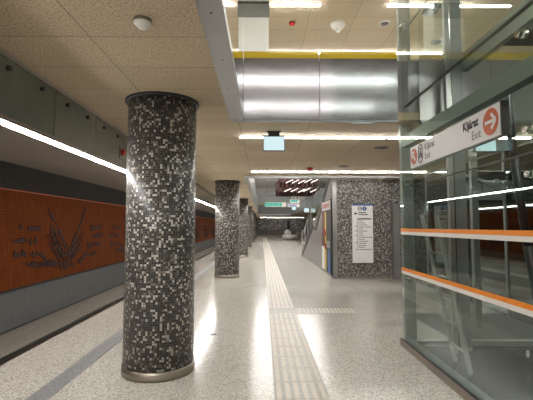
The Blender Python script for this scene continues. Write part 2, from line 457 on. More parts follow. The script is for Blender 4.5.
# rails and trough beside the track wall
struct(B(XT, XT+.28, YB, YE, -1.1, -1.02).build('trim_4', 'dark'))
for x, lab in ((-3.52, 'steel running rail on the dark track bed, the rail nearer the platform'), (-4.96, 'steel running rail on the dark track bed, the rail nearer the orange wall')):
    m_ = MB().box(x-.035, x+.035, YB, YE, -1.0, -.93); m_.box(x-.07, x+.07, YB, YE, -1.1, -1.08); m_.box(x-.012, x+.012, YB, YE, -1.08, -1.0)
    tag(m_.build('rail', 'darkmetal'), lab, 'rail', 'running rails of the track')

# ------------------------------------------------------------------ columns
labs = ['large round mosaic column in the foreground, black and white tiles on a steel base',
 'second round mosaic column, behind the large nearest one', 'third round mosaic column, half hidden behind the second',
 'fourth round mosaic column counting along the platform', 'fifth mosaic column, far down the platform',
 'sixth mosaic column, small and far away', 'last and farthest mosaic column near the end wall']
c0 = None
for k in range(7):
    if k == 0:
        c0 = thing('mosaic_column', (-1.155, 4.60, 0), labs[0], 'column', 'row of mosaic columns along the platform')
        MB().lathe(-1.155, 4.60, [(.385, .085), (.385, CZ-.015)], 96).build('shaft', 'col', c0)
        MB().lathe(-1.155, 4.60, [(.397, 0), (.397, .09), (.387, .094)], 96).build('base_ring', 'steel_warm', c0)
        MB().lathe(-1.155, 4.60, [(.39, CZ-.028), (.418, CZ-.028), (.418, CZ)], 96).build('top_collar', 'dark', c0)
    else: dup(c0, (.045, 8.2*k, 0), labs[k])

# ------------------------------------------------------------------ tactile paving
tp = thing('tactile_strip', (.38, 20, 0), 'long ribbed tactile guide strip running down the platform floor', 'paving')
seg(.12, .635, YB+.5, 56, 0, .005, 60).build('strip_base', 'tact', tp)
rb = MB()
y = -3.0
while y < 52:
    step = .40 if y < 20 else 1.6
    for j in range(6):
        x = .165+j*.0845
        if 7.38 < y+step/2 < 7.92: continue
        rb.box(x-.024, x+.024, y+.004, y+step-.004, .005, .010)
    y += step
rb.build('ribs', 'rib', tp)
tc = thing('tactile_branch', (.95, 7.65, 0), 'short ribbed tactile branch crossing the long guide strip in front of the mosaic wall', 'paving')
B(.637, 1.75, 7.40, 7.90, 0, .003).build('strip_base', 'tact', tc)
rb = MB()
for j in range(14): rb.box(.70+j*.075, .735+j*.075, 7.44, 7.86, .003, .008)
rb.build('ribs', 'rib', tc)
fd = tag(MB().lathe(-.72, 6.05, [(.0, .002), (.045, .004), (.05, .0)], 24).build('floor_drain', 'darkmetal'), 'small round metal cover set in the floor right of the nearest column', 'drain')

# ------------------------------------------------------------------ ceiling lights
def strip(x0, x1, y, z, label, m='led', group='white light lines across the ceiling', w=.045):
    t = thing('light_strip', ((x0+x1)/2, y, z-.05), label, 'lamp', group)
    B(x0, x1, y-w/2-.012, y+w/2+.012, z-.015, z).build('housing', 'trimgrey', t)
    B(x0+.01, x1-.01, y-w/2, y+w/2, z-.035, z-.015).build('diffuser', m, t); return t
strip(-.36, 1.98, 6.28, CZ, 'white light line behind the near exit sign, left length of its row', w=.048)
strip(2.0, 4.3, 6.28, CZ, 'white light line right of the near exit sign, running behind the glass', w=.048)
strip(-.28, 1.70, 10.35, CZ, 'white light line at the ceiling edge before the far opening, left length', w=.048)
strip(1.72, 4.3, 10.35, CZ, 'white light line above the mosaic wall with the line map sign', w=.048)
for yy in (67,): strip(-.3, 7, yy, CZ, 'distant white light line across the low ceiling near the end wall', 'ledfar')
for yy in (-1.5, -3.5, -5.5): strip(-2.0, 1.8, yy, CZ, 'added white fill light line on the ceiling, unseen behind the viewer')  # extra strips added out of view to brighten the near ceiling and platform
lu = 'white light line across the upper ceiling'
strip(.2, 1.27, 8.36, UC, 'short white light line on the upper ceiling above the left red sensor', 'ledup', lu, .065)
strip(2.72, 4.6, 8.36, UC, 'short white light line on the upper ceiling near the glass enclosure', 'ledup', lu, .065)
strip(-1.6, -.6, 8.36, UC, 'short white light line on the upper ceiling seen beside the metal beam', 'ledup', lu, .065)
strip(-1.6, 5, 10.75, UC, 'long white light line just above the yellow band of the silver fascia', 'ledup', lu, .055)
for yy in (5.96, 3.9, -2.35, -5.2):
    strip(-1.6, 4.6, yy, UC, 'overhead white light line on the upper ceiling, out of the frame', 'ledup' if yy > 0 else 'led', lu, .065 if yy > 0 else .04)
for k in range(7):
    strip(-1.5, 6, 13.5+4.1*k, UC, 'white light line on the upper ceiling over the long stair void', 'ledvoid', 'upper light lines over the stair void', .10)

# ------------------------------------------------------------------ beam round the near opening, silver fascia, balustrade
bt = thing('edge_beam', (-.335, 1.2, CZ), 'long grey metal edge beam left of the ceiling opening', 'beam')
for i, (a, b) in enumerate(((-1.0, -.01), (0, 1.45), (1.455, 4.20), (4.205, 5.28))):
    B(-.42, -.25, a, b, CZ-.03, CZ+.05).build('beam_section', 'trimgrey', bt)
MBs = MB()
for yy in (.6, 1.2, 1.9, 2.55, 3.3, 4.0, 4.7, 5.2): MBs.tube((-.335, yy, CZ-.034), (-.335, yy, CZ-.03), .007, 8)
MBs.build('screw', 'dark', bt)
struct(B(-.44, -.42, -1, 5.28, CZ+.05, UZ).build('trim_5', 'trimgrey'))
pan = [(-.42, -.255), (-.25, .77), (.775, 1.83)]
pl = ['narrow silver fascia panel at the left end, beside the grey edge beam', 'wide silver fascia panel under the yellow band, left of the joint', 'wide silver fascia panel under the yellow band, right of the joint']
for (a, b), l in zip(pan, pl):
    t = thing('fascia_panel', ((a+b)/2, 5.28, CZ-.02), l, 'panel', 'silver fascia panels')
    B(a+.002, b-.002, 5.26, 5.295, CZ-.02, UZ).build('metal_sheet', 'silver', t)
    B(a+.002, b-.002, 5.26, 5.31, CZ-.035, CZ-.02).build('bottom_lip', 'trimgrey', t)
for i, (a, b) in enumerate(((2.13, 3.1), (3.105, 4.30))):
    t = thing('fascia_panel', ((a+b)/2, 5.50, CZ-.02), ['dull metal fascia panel seen through the glass, nearer the silver fascia', 'dull metal fascia panel seen through the glass, farther right'][i], 'panel', 'metal fascia panels behind the glass')
    B(a, b, 5.28, 5.31, CZ-.02, UZ).build('metal_sheet', 'steel', t)
    B(a, b, 5.24, 5.33, CZ-.06, CZ-.02).build('bottom_lip', 'postgrey', t)
gl = ['narrow upper balustrade glass at the left end of the yellow band', 'upper balustrade glass pane above the left silver panel', 'upper balustrade glass pane above the right silver panel', 'upper balustrade glass pane seen through the tall glass enclosure']
for (a, b), l in zip(pan+[(2.13, 4.30)], gl):
    t = thing('balustrade_glass', ((a+b)/2, 5.44, UZ), l, 'glass', 'upper floor balustrade panes')
    B(a+.003, b-.003, 5.272, 5.288, UZ, 5.0).build('pane', 'glassup', t)
    B(a+.003, b-.003, 5.264, 5.271, UZ, 3.955).build('yellow_band', 'yellow' if b < 2 else 'yellowthin', t)
# recessed light slot in the lower lip
tag(B(1.22, 1.50, 5.315, 5.36, CZ-.03, CZ-.002).build('slot_lamp', 'exitlit'), 'small pale slot light tucked under the right silver fascia panel', 'lamp')

# upper level wall block
ub = thing('upper_pillar', (-.18, 8.5, UZ), 'pale upper-floor pillar with a grey band, seen above the yellow strip', 'pillar')
B(-.50, .14, 8.22, 8.8, UZ, UC).build('pillar_core', 'softwhite', ub)
B(-.52, .155, 8.19, 8.219, 6.02, 6.30).build('grey_band', 'postgrey', ub)
B(-.52, .155, 8.20, 8.219, 6.301, 6.36).build('dark_band', 'dark', ub)

# ------------------------------------------------------------------ ceiling devices
def smoke(x, y, z, r, label):
    t = thing('smoke_detector', (x, y, z-.06), label, 'detector', 'ceiling sensors')
    MB().lathe(x, y, [(r, z), (r, z-.014), (r*.8, z-.018)], 32).build('base', 'curb', t)
    MB().lathe(x, y, [(r*.95, z-.018), (r*.97, z-.03), (r*.72, z-.046), (r*.6, z-.048), (r*.5, z-.062), (0, z-.066)], 32).build('sensor_head', 'softwhite', t); return t
smoke(-.83, 2.70, CZ, .062, 'white round smoke detector above and right of the top of the nearest column')
smoke(.15, 9.9, CZ, .055, 'small grey smoke detector just above the far ceiling opening, left of the red one')
def redsens(x, y, z, r, label):
    t = thing('fire_beacon', (x, y, z-.08), label, 'alarm', 'red ceiling beacons')
    MB().lathe(x, y, [(r, z), (r, z-.02)], 24).build('base', 'darkmetal', t)
    MB().lathe(x, y, [(r*.95, z-.02), (r*.95, z-.05), (r*.5, z-.085), (0, z-.09)], 24).build('lens', 'red', t)
redsens(1.18, 9.75, CZ, .075, 'small red ceiling beacon above the far opening')
redsens(.71, 9.15, UC, .075, 'small red beacon on the upper ceiling behind the balustrade')
ds = thing('ceiling_dome', (1.80, 9.2, UC-.2), 'large white dome speaker on the upper ceiling', 'speaker')
MB().lathe(1.80, 9.2, [(.17, UC), (.17, UC-.05), (.12, UC-.11), (.05, UC-.14)], 32).build('dome', 'softwhite', ds)
MB().lathe(1.80, 9.2, [(.05, UC-.14), (.05, UC-.2), (0, UC-.21)], 20).build('nozzle', 'softwhite', ds)
rg = thing('ceiling_ring', (2.90, 9.15, UC-.03), 'flat white ring speaker on the upper ceiling, right of the dome', 'speaker')
MB().lathe(2.90, 9.15, [(.13, UC), (.13, UC-.02), (.11, UC-.025)], 32).build('ring', 'white', rg)
MB().lathe(2.90, 9.15, [(.10, UC-.026), (0, UC-.028)], 32).build('grille', 'curb', rg)
for x, y, l in ((2.17, 7.2, 'flat dark round speaker in the ceiling, nearer of the two'), (1.96, 9.5, 'flat dark round speaker in the ceiling beside the far light line')):
    t = thing('ceiling_speaker', (x, y, CZ-.02), l, 'speaker', 'flat ceiling speakers')
    MB().lathe(x, y, [(.13, CZ), (.13, CZ-.012), (.115, CZ-.016)], 32).build('rim', 'curb', t)
    MB().lathe(x, y, [(.112, CZ-.0165), (0, CZ-.018)], 32).build('grille', 'dark', t)
# cameras on the upper ceiling, seen through the glass
for (x, y, z, l) in ((3.55, 7.6, 5.95, 'small grey surveillance camera hanging beyond the glass, upper of two'), (3.65, 8.0, 5.40, 'small grey surveillance camera hanging beyond the glass, lower of two')):
    t = thing('surveillance_camera', (x, y, z), l, 'camera', 'surveillance cameras beyond the glass')
    MB().tube((x-.16, y-.08, z-.05), (x+.04, y+.05, z+.02), .05, 14).build('camera_body', 'postgrey', t)
    B(x+.05, x+.26, y-.02, y+.1, z-.02, z+.10).build('junction_box', 'softwhite', t)
    MB().tube((x+.15, y+.04, z+.08), (x+.15, y+.04, UC), .012).build('stem', 'postgrey', t)
t = thing('ceiling_speaker', (3.75, 8.6, UC-.1), 'oval dark speaker on the upper ceiling seen through the glass', 'speaker')
MB().lathe(3.75, 8.6, [(.17, UC), (.17, UC-.03), (.12, UC-.07), (0, UC-.08)], 28).build('grille', 'dark', t)
t = thing('pendant_sensor', (4.15, 6.4, 5.6), 'small white pendant sensor hanging beyond the glass at upper right', 'sensor')
MB().tube((4.15, 6.4, 5.56), (4.15, 6.4, UC), .01).build('stem', 'softwhite', t)
MB().lathe(4.15, 6.4, [(0, 5.50), (.08, 5.51), (.08, 5.53), (.02, 5.56)], 20).build('sensor_head', 'softwhite', t)

# ------------------------------------------------------------------ exit lamps
def exitbox(x0, x1, y, z0, z1, label):
    t = thing('exit_sign', ((x0+x1)/2, y, z0), label, 'sign', 'lit exit boxes')
    B(x0, x1, y-.03, y+.03, z0, z1).build('frame', 'curb', t)
    B(x0+.012, x1-.012, y-.034, y-.030, z0+.012, z1-.012).build('lit_panel', 'exitlit', t)
    MB().box(x0+.08, x1-.08, y-.02, y+.02, z1, CZ).box(x0+.06, x1-.06, y-.045, y+.045, CZ-.02, CZ).build('bracket', 'darkmetal', t)
exitbox(.015, .345, 5.98, 2.725, 2.955, 'pale lit exit sign box hanging from the ceiling under the silver fascia')
exitbox(3.22, 3.55, 5.98, 2.72, 2.95, 'pale lit exit sign box seen through the glass under the white hanging sign')

# ------------------------------------------------------------------ frame of the stair opening
ob = thing('opening_frame', (1.6, 11.4, CZ-.05), 'grey metal frame around the long ceiling opening over the stairs', 'frame')
B(-.52, 4.35, 11.30, 11.48, CZ-.06, CZ+.04).build('front_beam', 'trimgrey', ob)
B(-.52, -.40, 11.482, 49.75, CZ-.04, CZ+.04).build('side_beam', 'postgrey', ob)
B(-.44, -.40, 11.482, 49.75, CZ+.04, UZ+.3).build('side_fascia', 'postgrey', ob)
B(3.66, 3.74, 12.62, 49.75, CZ-.04, UZ).build('far_side_beam', 'trimgrey', ob)
struct(B(XT, 8, 50.2, 50.4, UZ+.01, UC).build('wall_upper', 'brightwhite'))
fb = thing('far_fascia', (1.6, 50, CZ), 'tall grey fascia closing the far end of the stair opening', 'fascia')
B(-.40, 3.66, 49.9, 50.0, CZ-.02, 4.25).build('lower_panel', 'greywall', fb)
B(-.40, 3.66, 49.8, 49.9, 4.25, 4.33).build('yellow_rail', 'yel', fb)
B(-.40, 3.66, 49.9, 50.0, 4.33, 5.4).build('upper_panel', 'postgrey', fb)
B(-.40, 3.66, 49.80, 49.9, CZ-.05, CZ-.02).build('light_edge', 'signlit', fb)
def hang(x0, x1, y, z0, z1, m, label, marks=True):
    t = thing('hanging_sign', ((x0+x1)/2, y, z0), label, 'sign')
    B(x0, x1, y-.05, y+.05, z0, z1).build('sign_box', 'softwhite', t)
    if marks:
        a = MB(); w = (x1-x0)
        a.box(x0+.02, x0+w*.80, y-.054, y-.05, z0+.04, z1-.04); a.build('lit_field', m, t)
        b = MB()
        for j in range(5):
            bx = x0+w*(.08+.14*j); b.box(bx, bx+w*.09, y-.058, y-.054, z0+(z1-z0)*.25, z0+(z1-z0)*.45); b.box(bx+.03, bx+w*.07, y-.058, y-.054, z0+(z1-z0)*.58, z0+(z1-z0)*.75)
        b.build('lettering', 'signlit' if m == 'green' else 'inkgrey', t)
    for xx in (x0+.2, x1-.2): MB().tube((xx, y, z1), (xx, y, UC), .012, 6).build('hanger', 'postgrey', t)
hang(.25, 2.3, 38, 3.42, 3.84, 'green', 'green lit direction sign hanging far away in the stair opening')
hang(2.45, 3.6, 38.3, 3.40, 3.74, 'signlit', 'pale violet hanging sign beside the far green one')
hang(1.85, 2.45, 26, 3.10, 3.33, 'green', 'short green lit sign hanging behind the stair glass')
for x, y, z, l in ((2.55, 32, 2.88, 'small lit lamp box hanging under the pale violet sign'), (2.9, 26, 2.5, 'small lit lamp box low behind the stair glass, left one'), (3.3, 26, 2.48, 'small lit lamp box low behind the stair glass, right one')):
    t = thing('lamp_box', (x, y, z), l, 'lamp', 'small hanging lamp boxes')
    B(x-.15, x+.15, y-.05, y+.05, z, z+.26).build('lit_box', 'exitlit', t)
    MB().tube((x, y, z+.26), (x, y, UC), .01, 6).build('hanger', 'postgrey', t)
# red-brown light sculpture over the stairs
sc = thing('light_sculpture', (2.4, 30, 3.9), 'red-brown slatted light sculpture with slanted white tubes hanging over the stairs', 'sculpture')
la = MB()
r2 = random.Random(3)
for j in range(9):
    yy = 28.2+j*.45
    la.box(1.15, 4.1, yy, yy+.05, 4.05+.12*(j % 2), 4.20+.12*(j % 2))
    la.box(1.15, 4.1, yy, yy+.05, 4.75, 4.95)
for j in range(11):
    xx = 1.15+j*.29
    la.box(xx, xx+.06, 28.1, 32.2, 4.45, 4.62); la.box(xx, xx+.06, 28.15, 28.23, 3.85+.15*(j % 3), 5.05)
    la.box(xx+.1, xx+.15, 31, 31.1, 3.9, 5.1)
la.box(1.1, 4.1, 32.2, 32.3, 4.0, 5.15)
la.build('slat_lattice', 'rust', sc)
for j in range(10):
    x = 1.6+(j % 5)*.46+r2.uniform(-.08, .08); z = 4.0+.62*(j//5)+r2.uniform(-.05, .05)
    MB().tube((x, 28.02, z), (x+.5, 28.0, z+.24), .018, 8).build('light_tube', 'ledart', sc)
for xx in (1.4, 3.8): MB().tube((xx, 30, 4.95), (xx, 30, UC), .02, 6).build('hanger', 'darkmetal', sc)

# ------------------------------------------------------------------ mosaic wall and stairs
struct(B(2.20, 4.35, 12.30, 12.6, 0, CZ).build('wall_mosaic', 'wallmos'))
struct(B(2.17, 2.30, 12.27, 12.299, 0, CZ).build('trim_6', 'steel'))
struct(B(2.30, 4.35, 12.27, 12.299, 0, .05).build('trim_7', 'steel_warm'))
st = thing('staircase', (2.9, 17, 0), 'grey staircase rising towards the viewer behind the mosaic wall', 'stairs')
x = 2.18
side = [(x, 12.62, 0), (x, 21.7, 0), (x, 17.4, 1.42), (x, 16.1, 1.46), (x, 13.15, 2.98), (x, 12.62, 3.14)]
MB().prism(side, (.05, 0, 0)).build('side_wall', 'stair', st)
def edge(a, b, w, nm='edge_cap'):
    MB().bar((x+.025, a[0], a[1]), (x+.025, b[0], b[1]), w, .09, (1, 0, 0)).build(nm, 'dark', st)
edge((21.8, .06), (17.4, 1.50), .24); edge((17.5, 1.46), (16.1, 1.50), .10); edge((16.15, 1.50), (12.75, 3.22), .20)
sm = MB(); n = 22
for i in range(n):
    y1 = 21.6-i*.42; z1 = (i+1)*.155
    if y1-.42 < 12.62: break
    sm.box(x+.06, 3.62, y1-.42, y1, max(0, z1-.5), z1)
sm.build('steps', 'concrete', st)
MB().prism([(x+.02, 21.9, .25), (x+.02, 21.9, 1.05), (x+.02, 17.2, 2.65), (x+.02, 12.7, 4.2), (x+.02, 12.7, 3.3), (x+.02, 17.2, 1.7)], (.012, 0, 0)).build('glass_balustrade', 'glassup', st)
MB().path([(x+.03, 21.9, 1.08), (x+.03, 17.2, 2.68), (x+.03, 12.7, 4.23)], .022).build('handrail', 'steel', st)
for yy, zz in ((21.9, 0), (20.6, .45), (19.3, .9), (18.1, 1.3)): MB().tube((x+.03, yy, zz), (x+.03, yy, zz+1.1), .018).build('post', 'steel', st)
# display panel on the stair side wall
dp = thing('display_panel', (2.165, 13.2, .1), 'tall coloured display panel with white header on the stair side wall', 'display')
B(2.15, 2.178, 12.45, 14.35, .10, 2.45).build('back_board', 'dark', dp)
B(2.14, 2.15, 12.55, 14.30, 2.12, 2.42).build('white_header', 'signwhite', dp)
B(2.14, 2.15, 13.72, 14.30, .95, 2.08).build('maroon_sheet', 'maroon', dp)
B(2.14, 2.15, 13.38, 13.66, .12, 2.08).build('yellow_stripe', 'yel', dp)
B(2.14, 2.15, 13.72, 14.30, .12, .90).build('pale_sheet', 'softwhite', dp)
B(2.14, 2.15, 12.62, 13.05, .12, .85).build('blue_sheet', 'blue', dp)
for z in (1.38, .92): MB().disc((2.14, 13.52, z), (-1, 0, 0), .10, .02).build('red_button', 'red', dp)
B(2.13, 2.14, 12.6, 13.3, .90, 1.12).build('shelf_strip', 'steel', dp)
md = MB()
for j in range(5): md.box(2.136, 2.14, 12.8+.28*j, 12.98+.28*j, 2.2, 2.34)
md.build('header_marks', 'red', dp)

# line map sign on the mosaic wall
X0, X1, ys = 2.77, 3.40, 12.255
ms = thing('line_map_sign', (3.085, ys, .48), 'tall white line map sign with blue top edge on the mosaic wall', 'sign')
B(X0, X1, ys-.015, ys+.035, .48, 2.27).build('board', 'mapwhite', ms, .004)
fy = ys-.015
def fl(nm, m, x0, x1, z0, z1): return B(x0, x1, fy-.004, fy, z0, z1).build(nm, m, ms)
fl('blue_edge', 'blue', X0, X1, 2.225, 2.27)
def ring_(nm, m, cx, cz, r, r2=None):
    mb = MB()
    if r2:
        n = 32
        for i in range(n):
            a, b = 2*PI*i/n, 2*PI*(i+1)/n
            mb.prism([(cx+r*math.cos(a), fy-.004, cz+r*math.sin(a)), (cx+r*math.cos(b), fy-.004, cz+r*math.sin(b)), (cx+r2*math.cos(b), fy-.004, cz+r2*math.sin(b)), (cx+r2*math.cos(a), fy-.004, cz+r2*math.sin(a))], (0, .004, 0))
    else: mb.disc((cx, fy, cz), (0, -1, 0), r, .005)
    return mb.build(nm, m, ms)
ring_('grey_ring', 'inkgrey', 3.00, 2.135, .065, .048)
mm = MB()
for a, b in (((-.03, -.03), (-.03, .03)), ((-.03, .03), (0, -.01)), ((0, -.01), (.03, .03)), ((.03, .03), (.03, -.03))):
    mm.bar((3.0+a[0], fy-.003, 2.135+a[1]), (3.0+b[0], fy-.003, 2.135+b[1]), .012, .005, (0, 1, 0))
mm.build('metro_letter', 'inkgrey', ms)
ring_('blue_disc', 'blue', 3.145, 2.135, .068)
mm = MB(); mm.bar((3.145, fy-.006, 2.175), (3.145, fy-.006, 2.095), .018, .004, (0, 1, 0)); mm.bar((3.115, fy-.006, 2.155), (3.175, fy-.006, 2.155), .014, .004, (0, 1, 0)); mm.build('disc_symbol', 'signwhite', ms)
MB().prism([(2.82, fy, 1.98), (2.87, fy, 2.03), (2.87, fy, 1.995), (2.93, fy, 1.995), (2.93, fy, 1.965), (2.87, fy, 1.965), (2.87, fy, 1.93)], (0, -.004, 0)).build('arrow', 'ink', ms)
r3 = random.Random(11)
tx = MB(); xx = 2.96
for z, w in ((2.01, .20), (1.95, .26)):
    xx = 2.96
    while xx < 2.96+w: l = r3.uniform(.02, .04); tx.box(xx, xx+l, fy-.003, fy, z-.015, z+.017); xx += l+.008
tx.build('heading_lines', 'ink', ms)
fl('black_bar', 'ink', 2.92, 3.34, 1.80, 1.835)
fl('map_line', 'inkgrey', 2.915, 2.925, .88, 1.80)
tx = MB()
for j in range(15):
    z = 1.755-j*.062; w = r3.choice([.14, .18, .22, .26, .38]); xx = 2.95
    while xx < 2.95+w: l = r3.uniform(.015, .04); tx.box(xx, xx+l, fy-.003, fy, z-.010, z+.010); xx += l+.008
tx.build('stop_names', 'inkgrey', ms)
tx = MB()
for z in (1.60, 1.45, 1.31, 1.10, .88): tx.box(2.86, 2.895, fy-.003, fy, z-.015, z+.015)
tx.build('stop_icons', 'blue', ms)
dr = thing('door_leaf', (4.10, 12.2, 0), 'narrow grey metal door panel at the right end of the mosaic wall', 'door')
B(3.98, 4.20, 12.16, 12.26, 0, 2.28).build('leaf', 'greywall', dr, .004)
B(3.975, 3.99, 12.14, 12.27, .02, 2.28).build('edge_strip', 'steel', dr)

# ------------------------------------------------------------------ far furniture
bn = thing('round_bench', (3.45, 48, 0), 'pale rounded bench island far away at the end of the hall', 'bench')
MB().lathe(3.45, 48, [(.8, .08), (.98, .25), (1.0, .5), (.92, .55)], 40).build('seat', 'softwhite', bn)
MB().lathe(3.45, 48, [(.7, 0), (.7, .08)], 32).build('plinth', 'dark', bn)
MB().lathe(3.1, 48.1, [(.42, .55), (.38, .95), (.2, 1.15), (0, 1.2)], 32).build('backrest', 'softwhite', bn)
bi = thing('litter_bin', (4.25, 46.5, 0), 'brown litter bin standing right of the pale round bench', 'bin')
MB().lathe(4.25, 46.5, [(.17, 0), (.2, .9), (.2, .95)], 20).build('bin_body', 'curb', bi)
MB().lathe(4.25, 46.5, [(.21, .951), (.21, 1.0), (.1, 1.06)], 20).build('lid', 'darkmetal', bi)
tag(MB().lathe(4.72, 46.8, [(.12, 0), (.12, 1.1), (.09, 1.14)], 16).build('bollard', 'steel'), 'slim pale post right of the far brown bin', 'post')
tag(B(4.4, 4.9, 69.75, 69.99, 0, 2.5).build('dark_doorway', 'dark'), 'dark narrow doorway in the far mosaic end wall', 'doorway')
# white relief flakes on the end wall
fk = MB(); r4 = random.Random(5)
for i in range(170):
    xq = r4.uniform(-.6, 7.2); zq = r4.uniform(1.0, 2.9); a = r4.uniform(-.5, .9); L = r4.uniform(.12, .4)
    if 4.3 < xq+L*.5 < 5.0: continue
    fk.bar((xq, 69.97, zq), (xq+L*math.cos(a), 69.97, zq+L*math.sin(a)), .07, .04, (0, 1, 0))
tag(fk.build('wall_flakes', 'softwhite'), 'scattered white flake relief on the far mosaic end wall', 'wall relief', kind='stuff')

# ------------------------------------------------------------------ glass enclosure at right
GX = 1.90
struct(B(1.98, 4.3, -2, 5.38, -.02, .012).build('floor', 'pitfloor'))
tag(B(2.66, 4.32, 5.52, 7.4, 0, .006).build('floor_grating', 'grate'), 'dark steel grating laid in the floor behind the cross ledge of the glass enclosure', 'grating')
cb = thing('glass_curb', (1.93, 2, 0), 'low stone curb with grey metal ledge along the foot of the glass enclosure', 'curb')
B(1.87, 1.90, -2, 5.50, 0, .085).build('stone_face', 'curb', cb)
B(1.87, 1.885, -2, 5.50, .0851, .095).build('dark_seal', 'black', cb)
B(1.905, 2.02, -2, 5.50, 0.013, .090).build('metal_ledge', 'ledge', cb)
B(2.025, 4.3, 5.40, 5.50, 0.013, .07).build('cross_ledge', 'ledge', cb)
pn = [(2.36, 5.465), (.0, 2.35)]
plab = ['tall glass pane at the corner with orange and white stripes', 'nearest glass pane of the enclosure, mostly out of frame']
for (a, b), l in zip(pn, plab):
    t = thing('glass_wall', (GX, (a+b)/2, .09), l, 'glass', 'side panes of the glass enclosure')
    B(GX, GX+.012, a, b, .09, 6.3).build('pane', 'glass', t)
    for z0 in (1.527, 1.004):
        B(GX-.004, GX-.001, a, b, z0, z0+.041).build('orange_stripe', 'orange', t)
        B(GX-.004, GX-.001, a, b, z0-.042, z0-.001).build('white_stripe', 'whitestripe', t)
for (a, b), l in zip(((1.93, 3.08), (3.09, 4.28)), ('far cross glass pane next to the enclosure corner', 'far cross glass pane away from the enclosure corner')):
    t = thing('glass_wall', ((a+b)/2, 5.45, .07), l, 'glass', 'far cross panes of the glass enclosure')
    B(a, b, 5.44, 5.452, .07, 2.93).build('pane', 'glassup', t)
# mirror-dark lift wall
lw = thing('lift_wall', (4.4, 9, 0), 'dark polished glass wall of the lift shaft reflecting the mosaic wall', 'wall panel')
for i, (a, b) in enumerate(((-2, .9), (.91, 2.4), (2.41, 3.9), (3.91, 5.4), (5.41, 7.1), (7.11, 8.8), (8.81, 10.5), (10.51, 12.25))):
    B(4.35, 4.40, a, b, 0.013, 2.94).build('dark_panel', 'mirror', lw)
for yy in (5.405, 7.105, 8.805, 10.505): MB().box(4.33, 4.349, yy-.03, yy+.03, .02, 2.93).build('mullion', 'postgrey', lw)
struct(B(4.41, 4.6, YB, 12.6, 0, 3.0).build('wall_shaft', 'greywall'))
struct(B(4.35, 4.6, YB, 5.40, 3.0, 6.4).build('wall_shaft', 'beam'))

# corner post, fins and fittings
def fitting(y, z, parent, nm='spider_fitting', x=1.93, r=.022):
    MB().tube((x-.04, y, z), (x+.06, y, z), r, 14).build(nm, 'chrome', parent)
cp = thing('corner_post', (2.03, 5.56, 0), 'grey steel post just inside the glass corner, fixed with small chrome fittings', 'post')
B(1.955, 2.115, 5.54, 5.62, .0, 6.35).build('post', 'postgrey', cp)
for z in (.87, 1.2, 2.2, 3.05, 3.36, 4.03, 4.44):
    MB().tube((1.975, 5.38, z), (1.975, 5.53, z), .018, 12).build('spider_fitting', 'chrome', cp)
    B(1.985, 2.03, 5.50, 5.54, z-.03, z+.03).build('bracket', 'steel', cp)
fp = thing('lift_mast', (2.50, 5.3, 0), 'tall bright steel mast with edge profile inside the glass enclosure', 'post')
B(2.40, 2.46, 5.08, 5.14, .013, 6.35).build('mast_profile', 'steel', fp)
B(2.50, 2.66, 5.16, 5.20, .013, 6.35).build('mast_plate', 'postgrey', fp)
MB().tube((2.48, 5.12, .02), (2.48, 5.12, 6.3), .012, 10).build('guide_rod', 'chrome', fp)
for xx, yy, l in ((3.05, 6.1, 'slim grey steel upright behind the ladder, left of two'), (3.42, 6.4, 'slim grey steel upright behind the ladder, right of two')):
    tag(MB().box(xx-.05, xx+.05, yy-.04, yy+.04, 0, 2.94).build('steel_upright', 'postgrey'), l, 'post', 'slim uprights behind the glass')

# ladder leaning inside
ld = thing('ladder', (2.2, 4.6, .013), 'grey metal ladder leaning inside the glass enclosure below the stripes', 'ladder')
A0, A1 = Vector((2.27, 4.78, .02)), Vector((1.99, 4.95, 1.72)); B0, B1 = Vector((2.24, 4.38, .02)), Vector((1.99, 4.55, 1.72))
MB().bar(A0, A1, .10, .035).build('side_rail', 'beam', ld); MB().bar(B0, B1, .10, .035).build('side_rail', 'beam', ld)
for k in range(6):
    t_ = .12+k*.155
    MB().tube(A0.lerp(A1, t_), B0.lerp(B1, t_), .016, 10).build('rung', 'steel', ld)

# dark leaning pole
tag(MB().path([(2.50, 4.0, 3.05), (2.56, 4.0, 2.3), (2.66, 4.0, 1.4), (2.86, 4.0, .02)], .04, 14).build('black_pole', 'black'), 'black slanting pole inside the glass enclosure at the right edge', 'pole')
tag(B(2.05, 2.11, 3.9, 3.96, 2.25, 2.29).build('wall_knob', 'chrome'), 'small chrome fitting inside the glass near the right edge', 'fitting')
for (y, z, l) in ((2.82, 2.29, 'round chrome glass fitting at the right edge, upper of two'), (2.82, 1.97, 'round chrome glass fitting at the right edge, lower of two'), (2.86, 3.02, 'round chrome glass fitting near the top right corner')):
    t = thing('glass_fitting', (1.93, y, z), l, 'fitting', 'round chrome glass fittings')
    MB().tube((1.885, y, z), (1.899, y, z), .024, 18).build('outer_disc', 'chrome', t)
    MB().tube((1.913, y, z), (1.96, y, z), .030, 18).build('inner_disc', 'chrome', t)

# horizontal beams along the enclosure
tb = thing('transom_beam', (1.98, 2.2, 2.66), 'grey-green steel beam along the glass above the white exit sign', 'beam')
B(1.92, 2.02, -1.5, 5.42, 2.67, 2.815).build('beam', 'beam', tb)
tag(MB().tube((1.955, -1.5, 3.22), (1.955, 5.40, 3.22), .018).build('black_cable', 'black'), 'taut black cable rising diagonally above the grey-green beam', 'cable')
tag(MB().tube((1.955, -1.5, 4.27), (1.955, 5.40, 4.27), .011).build('black_cable', 'black'), 'thin black cable high behind the glass, near the enclosure corner at the top', 'cable')
tag(MB().tube((1.955, -1.5, 2.13), (1.955, 5.40, 2.13), .009).build('black_cable', 'black'), 'thin black cable behind the glass below the white exit sign', 'cable')
uf = thing('upper_soffit', (2.75, 2.4, 3.6), 'pale slanting upper channel with dark underside, at the top right behind the glass', 'beam')
B(2.68, 2.75, -1.5, 5.2, 3.66, 3.90).build('pale_channel', 'beam', uf)
